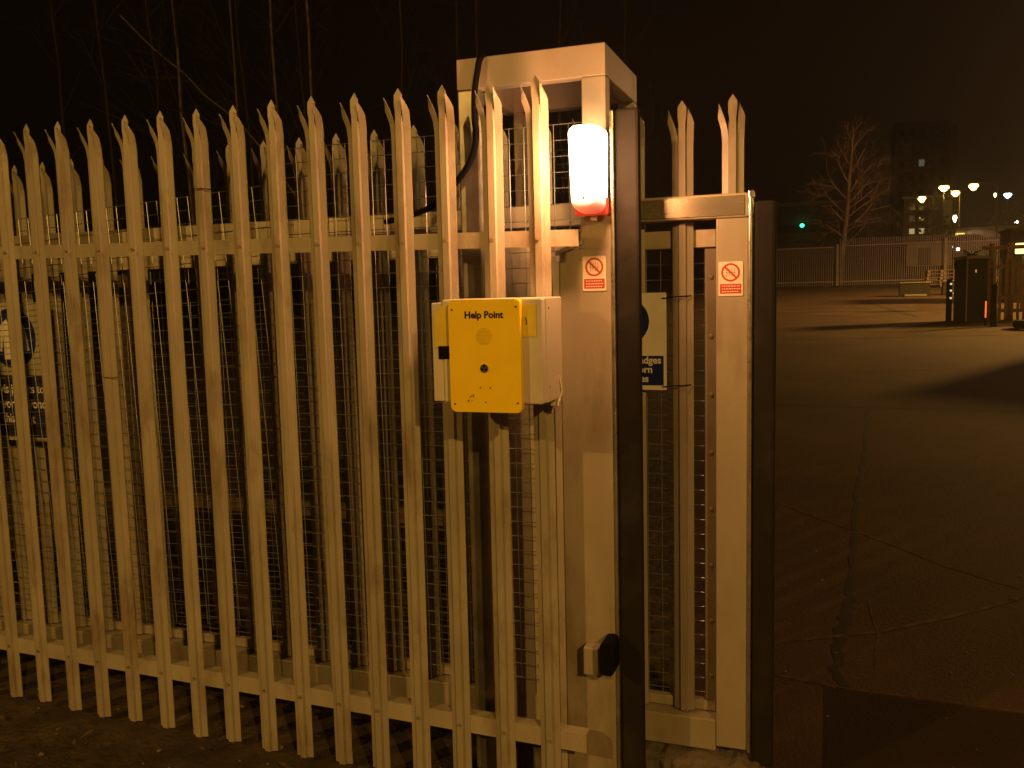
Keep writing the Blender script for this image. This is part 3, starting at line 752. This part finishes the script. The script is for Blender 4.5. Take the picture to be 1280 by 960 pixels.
for z in (1.72, 1.55, 1.36):
    bm = bm_(); prism(bm, circle(2.935, z, .028, 10), 22.37, 22.395); obj('reflector', bm, glow('reflector_glint', (1., .85, .5), .7), rp)  # glint put in as emission, the reflectors are no lamps
fl = thing('floodlight', (5.7, 27, 2.8), 'bright yellow floodlight behind the top of the picket fence', 'floodlight')
bm = bm_(); bx(bm, 5.15, 5.6, 26.9, 27.0, 2.55, 2.86, .03); obj('lens', bm, glow('floodlight_glow', (1., .7, .22), 3.), fl)
bm = bm_(); bx(bm, 5.10, 5.65, 27.01, 27.15, 2.5, 2.9, .02); obj('housing', bm, M['black'], fl)
bm = bm_(); bx(bm, 5.35, 5.42, 27.02, 27.09, gz(5.4, 27)-.05, 2.49); obj('pole', bm, M['pole'], fl)
pk = thing('picket_fence', (4.3, 22.3, .75), 'weathered wooden picket fence with a top rail at the right edge of the yard', 'fence')
for k in range(22):
    x = 3.77+k*.135
    bm = bm_(); y = 22.3+rnd.uniform(-.01, .01); h = 2.32+rnd.uniform(-.05, .05)
    prism(bm, [(x-.032, .70), (x+.032, .70), (x+.032, h-.05), (x, h), (x-.032, h-.05)], y-.012, y+.012)
    obj('picket', bm, M['wood'], pk)
for z, y in ((1.30, 22.34), (.98, 22.34), (2.08, 22.34)):
    bm = bm_(); bx(bm, 3.7, 6.7, y, y+.05, z, z+.09, .005); obj('rail', bm, M['wood'], pk)
bm = bm_(); bx(bm, 3.66, 6.8, 22.6, 22.7, 2.56, 2.66, .01)
for x in (3.85, 4.25, 4.65, 5.05, 5.6): bx(bm, x, x+.09, 22.56, 22.76, gz(4, 22)-.05, 2.72, .01)
obj('top_rail', bm, M['wood'], pk)
ty = thing('tyre', (4.45, 20.0, .7), 'old black tyre lying on the yard by the bollard', 'tyre')
bm = bm_(); n = 28
rings = []
for k in range(n):
    a = 2*PI*k/n; rings.append([bm.verts.new((4.35+(.33+.10*math.cos(t))*math.cos(a), 19.9+(.33+.10*math.cos(t))*math.sin(a), gz(4.35, 19.9)+.10+.10*math.sin(t))) for t in [2*PI*j/10 for j in range(10)]])
for k in range(n):
    A, B = rings[k], rings[(k+1) % n]
    for j in range(10): bm.faces.new((A[j], A[(j+1) % 10], B[(j+1) % 10], B[j]))
obj('tread', bm, M['rubber'], ty, smooth=True)

# ------------------------------------------------------------------ buildings
def windows(t, xs, zs, w, h, y, m, lit=None, frame=M['roof']):
    for i, x in enumerate(xs):
        for j, z in enumerate(zs):
            bm = bm_(); bx(bm, x-w/2, x+w/2, y-.06, y-.02, z-h/2, z+h/2)
            mm = m
            if lit and (i, j) in lit: mm = lit[(i, j)]
            wo = obj('window', bm, frame, t)
            bm = bm_(); bx(bm, x-w/2+.08, x+w/2-.08, y-.09, y-.061, z-h/2+.08, z+h/2-.08); pane = obj('pane', bm, mm, t)
            pane.parent = wo
dk = M['glass']
faint = glow('faint_window', (.9, .8, .6), .02, (.05, .05, .05))
tb = thing('tower_block', (18, 208, 3), 'dark high rise tower block rising behind the bare tree', 'building')
bm = bm_(); bx(bm, 12.6, 22.9, 200, 214, 3, 34.0); obj('wall', bm, M['tower'], tb)
bm = bm_(); bx(bm, 12.3, 23.2, 199.7, 214.3, 34.01, 34.7); obj('roof', bm, M['roof'], tb)
bm = bm_(); bx(bm, 22.91, 24.1, 199.4, 212, 3, 33.6); obj('stair_column', bm, M['palewall'], tb)
for k in range(9):
    bm = bm_(); bx(bm, 12.6, 22.9, 199.75, 199.98, 6.2+k*3.1, 6.5+k*3.1); obj('balcony_band', bm, M['roof'], tb)
windows(tb, [13.8+1.9*k for k in range(5)], [7.8+3.1*k for k in range(9)], 1.2, 1.5, 199.97, dk, {(2, 6): glow('tower_lit_window', (.9, .85, .7), .10)})

lb = thing('low_warehouse', (-3, 112, 3.4), 'long low warehouse with a pale roof edge behind the left end of the far fence', 'building')
bm = bm_(); bx(bm, -16, 2.2, 110, 125, 3, 11.3); obj('wall', bm, M['brick'], lb)
bm = bm_(); bx(bm, -16.3, 2.5, 109.6, 125.3, 11.31, 11.75); obj('roof', bm, M['roof'], lb)
for z in (8.2, 6.3):
    bm = bm_(); bx(bm, -14.5, 1.2, 109.85, 109.97, z, z+.9); s_ = obj('window_band', bm, dk, lb)
gl = thing('green_light', (-2.7, 109, 7), 'small green light on the low warehouse', 'light')
bm = bm_(); r0 = bmesh.ops.create_uvsphere(bm, u_segments=12, v_segments=8, radius=.26)
for v in r0['verts']: v.co = Vector((-3.15+v.co.x, 109.35+v.co.y, 8.95+v.co.z*.9))
obj('lamp_glass', bm, glow('green_glow', (.05, 1., .45), 3.5), gl)
bm = bm_(); bx(bm, -3.4, -2.9, 109.6, 109.84, 8.75, 9.15, .02); obj('bracket', bm, M['black'], gl)

ob = thing('office_building', (10, 96, 3.4), 'square office block with two lit windows behind the far fence', 'building')
bm = bm_(); bx(bm, 6.75, 11.6, 92, 104, 3.3, 9.9); obj('wall', bm, M['brick'], ob)
bm = bm_(); bx(bm, 6.6, 11.75, 91.8, 104.2, 9.91, 10.15); obj('roof', bm, M['roof'], ob)
bm = bm_(); bx(bm, 10.15, 10.95, 91.8, 91.99, 3.3, 9.6); obj('pale_pier', bm, M['palewall'], ob)
litw = glow('lit_office_window', (1., .82, .42), .33)
windows(ob, [7.5, 8.36, 9.3], [6.78, 8.0, 9.1], .62, .66, 91.98, dk, {(0, 0): litw, (1, 0): litw, (0, 1): faint})

ps = thing('pale_shed', (5.1, 58, 3), 'pale walled shed seen through the bars of the far fence', 'shed')
bm = bm_(); bx(bm, 4.45, 7.0, 57, 60, 2.8, 4.15); obj('wall', bm, M['palewall'], ps)
bm = bm_(); bx(bm, 4.35, 7.1, 56.85, 60.15, 4.151, 4.26); obj('roof', bm, M['roof'], ps)
bm = bm_(); bx(bm, 5.1, 5.8, 56.93, 56.99, 2.85, 3.9); obj('door', bm, M['brick'], ps)

wh = thing('brick_depot', (11.2, 78, 3.4), 'low brick depot lit by wall lamps beyond the right of the far fence', 'building')
bm = bm_(); bx(bm, 9.35, 13.4, 75, 84, 3.2, 5.75); obj('wall', bm, M['palewall'], wh)
bm = bm_(); bx(bm, 9.2, 13.6, 74.8, 84.2, 5.751, 6.0); obj('roof', bm, M['roof'], wh)
bm = bm_(); bx(bm, 11.4, 12.7, 74.93, 74.99, 3.3, 5.2); obj('shutter', bm, M['brick'], wh)
wl = glow('wall_lamp_glow', (1., .72, .42), 9.)
for x, z, w_, lab in ((10.55, 5.22, .30, 'larger warm wall lamp on the brick depot'), (11.22, 4.98, .22, 'smaller warm wall lamp on the brick depot')):
    t = thing('wall_lamp', (x, 74.8, z), lab, 'lamp', 'wall lamps on the depot')
    bm = bm_(); bx(bm, x-w_, x+w_*.6, 74.62, 74.72, z-.13, z+.13, .03); obj('lens', bm, wl, t)
    bm = bm_(); bx(bm, x-.1, x+.1, 74.721, 74.99, z-.08, z+.2, .01); obj('bracket', bm, M['black'], t)

ki = thing('lit_kiosk', (8, 62.3, 3.3), 'small kiosk with a bright yellow lit panel behind the far fence', 'kiosk')
bm = bm_(); bx(bm, 7.6, 8.45, 62.2, 63, 3.2, 5.1); obj('wall', bm, M['palewall'], ki)
bm = bm_(); bx(bm, 7.5, 8.55, 62.0, 63.1, 5.101, 5.2); obj('roof', bm, M['roof'], ki)
bm = bm_(); bx(bm, 7.74, 8.30, 62.12, 62.19, 3.95, 4.95, .01); obj('lit_panel', bm, glow('kiosk_panel', (1., .70, .16), 1.5), ki)

sh = thing('dark_shed', (6.2, 30.5, 1), 'dark flat-roofed shed at the right end of the far fence', 'shed')
bm = bm_(); bx(bm, 5.55, 7.6, 30, 32, .9, 3.40); obj('wall', bm, M['black'], sh)
bm = bm_(); bx(bm, 5.5, 7.7, 29.9, 32.1, 3.401, 3.47); obj('roof', bm, M['black'], sh)

car = thing('parked_car', (7.9, 61, gz(7.9, 60)), 'dark parked car with lights glowing behind the far fence', 'car')
cz = gz(7.9, 60.5)
bm = bm_()
prism(bm, [(6.6, cz+.25), (10.4, cz+.25), (10.5, cz+.75), (10.2, cz+.95), (9.5, cz+1.0), (8.9, cz+1.42), (7.7, cz+1.45), (7.1, cz+1.02), (6.6, cz+.9), (6.5, cz+.6)], 60.2, 61.8)
bmesh.ops.bevel(bm, geom=list(bm.edges), offset=.06, segments=2, affect='EDGES'); obj('body', bm, M['carpaint'], car)
bm = bm_(); prism(bm, [(7.35, cz+1.03), (9.3, cz+1.03), (8.8, cz+1.36), (7.8, cz+1.38)], 60.18, 60.195); obj('window', bm, M['glass'], car)
for x in (7.3, 9.6):
    bm = bm_(); prism(bm, circle(x, cz+.32, .32, 20), 60.14, 60.36); wlo = obj('wheel', bm, M['rubber'], car)
hl = glow('headlight_glow', (1., .85, .7), 5.); rl = glow('tail_light_glow', (1., .12, .1), 1.3)
for x, z, m, nm in ((6.86, .66, hl, 'headlight'), (7.28, .66, hl, 'headlight'), (6.86, .40, rl, 'tail_light'), (7.7, .52, hl, 'headlight')):
    bm = bm_(); r0 = bmesh.ops.create_uvsphere(bm, u_segments=10, v_segments=6, radius=.11 if m is hl else .09)
    for v in r0['verts']: v.co = Vector((x+v.co.x, 60.16+v.co.y*.5, cz+z+v.co.z))
    obj(nm, bm, m, car)

# distant bushes beyond the fence
bm = bm_()
for k in range(2600):
    x = rnd.uniform(8, 26); y = rnd.uniform(86, 92); z = 3.5+abs(rnd.gauss(0, 2.2))
    s = rnd.uniform(.08, .3); a = rnd.uniform(0, 6.3); e = rnd.uniform(-1, 1)
    c = Vector((x, y, min(z, 7.4+1.2*math.sin(x*.9)))); u = Vector((math.cos(a), .3, e)).normalized()*s; w = Vector((-e, .4, math.cos(a))).normalized()*s*.6
    bm.faces.new([bm.verts.new(c-u), bm.verts.new(c+w), bm.verts.new(c+u), bm.verts.new(c-w)])
tag(obj('undergrowth', bm, mat('dim_foliage', (.07, .075, .03), .8, bump=0), loc=(16, 88, 4)), 'dim mass of bushes behind the distant street lamps', 'bushes', kind='stuff')

# ------------------------------------------------------------------ street lamps
sod = (1., .62, .13)
def street_lamp(x, y, z, label, col, em, w=.34, arm=.0, ramp='st', group='street lamps beyond the yard', watt=0, cone=0):
    b = gz(x, y)
    t = thing('street_lamp', (x+arm, y, b), label, 'street lamp', group)
    bm = bm_(); tube(bm, [(x+arm, y, b-.1), (x+arm, y, z-.1), (x+arm*.7, y, z+.18), (x, y, z+.2)] if arm else [(x, y, b-.1), (x, y, z+.15)], .07 if not arm else [.09, .06, .045, .04], 8)
    obj('pole', bm, M['pole'], t)
    bm = bm_(); bx(bm, x-w, x+w, y-.16, y+.16, z+.13, z+.24, .03); obj('lamp_head', bm, M['pole'], t)
    bm = bm_()
    r0 = bmesh.ops.create_uvsphere(bm, u_segments=14, v_segments=8, radius=1)
    for v in r0['verts']:
        k = 1 if v.co.z > 0 else 1.35
        v.co = Vector((x+v.co.x*w*(.95 if v.co.z > -.3 else .7), y+v.co.y*.22, z+v.co.z*.22*k-.05))
    obj('lamp_glass', bm, glow('street_lamp_glow', col, em), t)
    if watt:
        l = bpy.data.lights.new('street_lamp_bulb', 'SPOT' if cone else 'POINT')
        if cone: l.spot_size = math.radians(cone); l.spot_blend = .35
        l.energy = watt; l.color = col; l.shadow_soft_size = 1. if cone else .1
        o = bpy.data.objects.new('street_lamp_bulb', l); C.objects.link(o); o.location = (x, y-.0, z-.62); o['kind'] = 'helper'
    return t
street_lamp(6.842, 75, 8.45, 'yellow street lamp whose pole stands nearest to the bare tree', sod, 9, .32, .9)
street_lamp(8.942, 80, 9.68, 'largest and brightest of the far yellow street lamps', sod, 11, .44, -.02, watt=900)
street_lamp(10.372, 95, 10.1, 'lowest of the clustered yellow street lamps', sod, 9, .36, .5)
street_lamp(9.826, 80, 9.2, 'yellow street lamp with a bright straight pole in the cluster', sod, 9, .36, .35)
street_lamp(9.807, 70, 8.72, 'yellow street lamp standing highest and apart on the right of the cluster', sod, 10, .36, 1.6)
street_lamp(17.0, 100, 10.5, 'twin headed bluish white street lamp far off on the right', (.6, .8, 1.), 14, .40)
street_lamp(17.4, 110, 11.45, 'tiny warm street lamp beside the bluish white one', (1., .72, .4), 8, .16)
street_lamp(19.6, 110, 8.3, 'small pale street lamp low at the right edge', (1., .9, .7), 10, .2)
street_lamp(7.449, 60, 5.85, 'short street lamp above the lit kiosk', (1., .8, .5), 5, .14)

# the lamps that light this place from outside the frame
KC = (1., .51, .108)
street_lamp(5.3, -8.0, 6.4, 'street lamp on the near side of the road behind the viewpoint, right', KC, 10, .3, 1.2, group='street lamps by the gate road', watt=1900)
street_lamp(-7.2, -9.0, 6.6, 'street lamp on the near side of the road behind the viewpoint, left', KC, 10, .3, -1.2, group='street lamps by the gate road', watt=1370)
street_lamp(15.5, 28.5, 8.6, 'tall yard lamp standing right of the picket fence', (1., .51, .10), 10, .3, 1., group='lamps round the yard', watt=31000, cone=160)
street_lamp(11.5, 36, 9.3, 'second yard lamp just outside the picture beyond the picket fence', (1., .50, .21), 10, .3, 1., group='lamps round the yard', watt=2100)

# unseen block added off to the right to cast a shadow on the yard
cb = thing('shadow_block', (5.2, 15.5, .4), 'unseen low block added to cast the wedge shadow on the yard', 'shadow block')
def rot(a, b):
    ux, uy = .46, .89; vx, vy = .80, -.60
    return (4.25+ux*a+vx*b, 14.0+uy*a+vy*b)
bm = bm_(); prism(bm, [rot(0, 0), rot(4.5, 0), rot(4.5, 4), rot(0, 4)], .2, 2.03, axis='z'); obj('wall', bm, M['palewall'], cb)  # sides of the unseen shadow block, not a real wall
bm = bm_(); prism(bm, [rot(-.1, -.1), rot(4.6, -.1), rot(4.6, 4.1), rot(-.1, 4.1)], 2.031, 2.1, axis='z'); obj('roof', bm, M['roof'], cb)  # top of the unseen shadow block, not a real roof

# ------------------------------------------------------------------ world, moon-faint sun
w = bpy.data.worlds.new('World'); S.world = w; w.use_nodes = True
nt = w.node_tree; nt.nodes.clear()
out = nt.nodes.new('ShaderNodeOutputWorld'); bg = nt.nodes.new('ShaderNodeBackground')
tc = nt.nodes.new('ShaderNodeTexCoord'); sp = nt.nodes.new('ShaderNodeSeparateXYZ')
nt.links.new(tc.outputs['Generated'], sp.inputs[0])
ma = nt.nodes.new('ShaderNodeMath'); ma.operation = 'MULTIPLY_ADD'; ma.inputs[1].default_value = -1.0; ma.inputs[2].default_value = .55
nt.links.new(sp.outputs['Z'], ma.inputs[0])
mb = nt.nodes.new('ShaderNodeMath'); mb.operation = 'MULTIPLY_ADD'; mb.inputs[1].default_value = .55
nt.links.new(sp.outputs['X'], mb.inputs[0]); nt.links.new(ma.outputs[0], mb.inputs[2])
cr = nt.nodes.new('ShaderNodeValToRGB'); nt.links.new(mb.outputs[0], cr.inputs[0])
cr.color_ramp.elements[0].position = .0; cr.color_ramp.elements[0].color = (.0022, .0012, .0004, 1)
cr.color_ramp.elements[1].position = .75; cr.color_ramp.elements[1].color = (.0085, .0040, .0015, 1)
nt.links.new(cr.outputs[0], bg.inputs[0]); bg.inputs[1].default_value = 1.
nt.links.new(bg.outputs[0], out.inputs[0])

# ------------------------------------------------------------------ thin night haze, added for lamp halos and lifted blacks
bm = bm_(); bx(bm, -330, 330, -60, 330, -2, 45)
hz = obj('haze', bm, M['glass']); hz['kind'] = 'stuff'; hz['label'] = 'thin night haze over the whole place, added for lamp halos'
hm = bpy.data.materials.new('added_night_haze'); hm.use_nodes = True; ht = hm.node_tree; ht.nodes.clear()
ho = ht.nodes.new('ShaderNodeOutputMaterial'); hv = ht.nodes.new('ShaderNodeVolumePrincipled')
hv.inputs['Color'].default_value = (.85, .8, .72, 1); hv.inputs['Density'].default_value = HAZE; hv.inputs['Anisotropy'].default_value = .55
ht.links.new(hv.outputs[0], ho.inputs['Volume']); hz.data.materials.clear(); hz.data.materials.append(hm)

# ------------------------------------------------------------------ camera
cam = bpy.data.cameras.new('camera'); co = bpy.data.objects.new('camera', cam); C.objects.link(co)
yaw, pitch, roll = -.3476, -.1036, -.024
f = Vector((math.sin(yaw)*math.cos(pitch), math.cos(yaw)*math.cos(pitch), math.sin(pitch)))
r0 = Vector((math.cos(yaw), -math.sin(yaw), 0)); u0 = r0.cross(f)
r = math.cos(roll)*r0+math.sin(roll)*u0; u = -math.sin(roll)*r0+math.cos(roll)*u0
mtx = Matrix((r, u, -f)).transposed().to_4x4(); mtx.translation = Vector((0, -2.6893, 1.7634))
co.matrix_world = mtx
cam.sensor_width = 36; cam.lens = 36*1096.38/1280; cam.clip_start = .05; cam.clip_end = 2000
S.camera = co
S.view_settings.view_transform = 'Standard'; S.view_settings.look = 'None'; S.view_settings.gamma = 1
S.view_settings.exposure = 0
S.view_settings.use_curve_mapping = False
S.cycles.use_denoising = True
S.cycles.max_bounces = 6
for o in C.objects:
    if 'base' in o: del o['base']
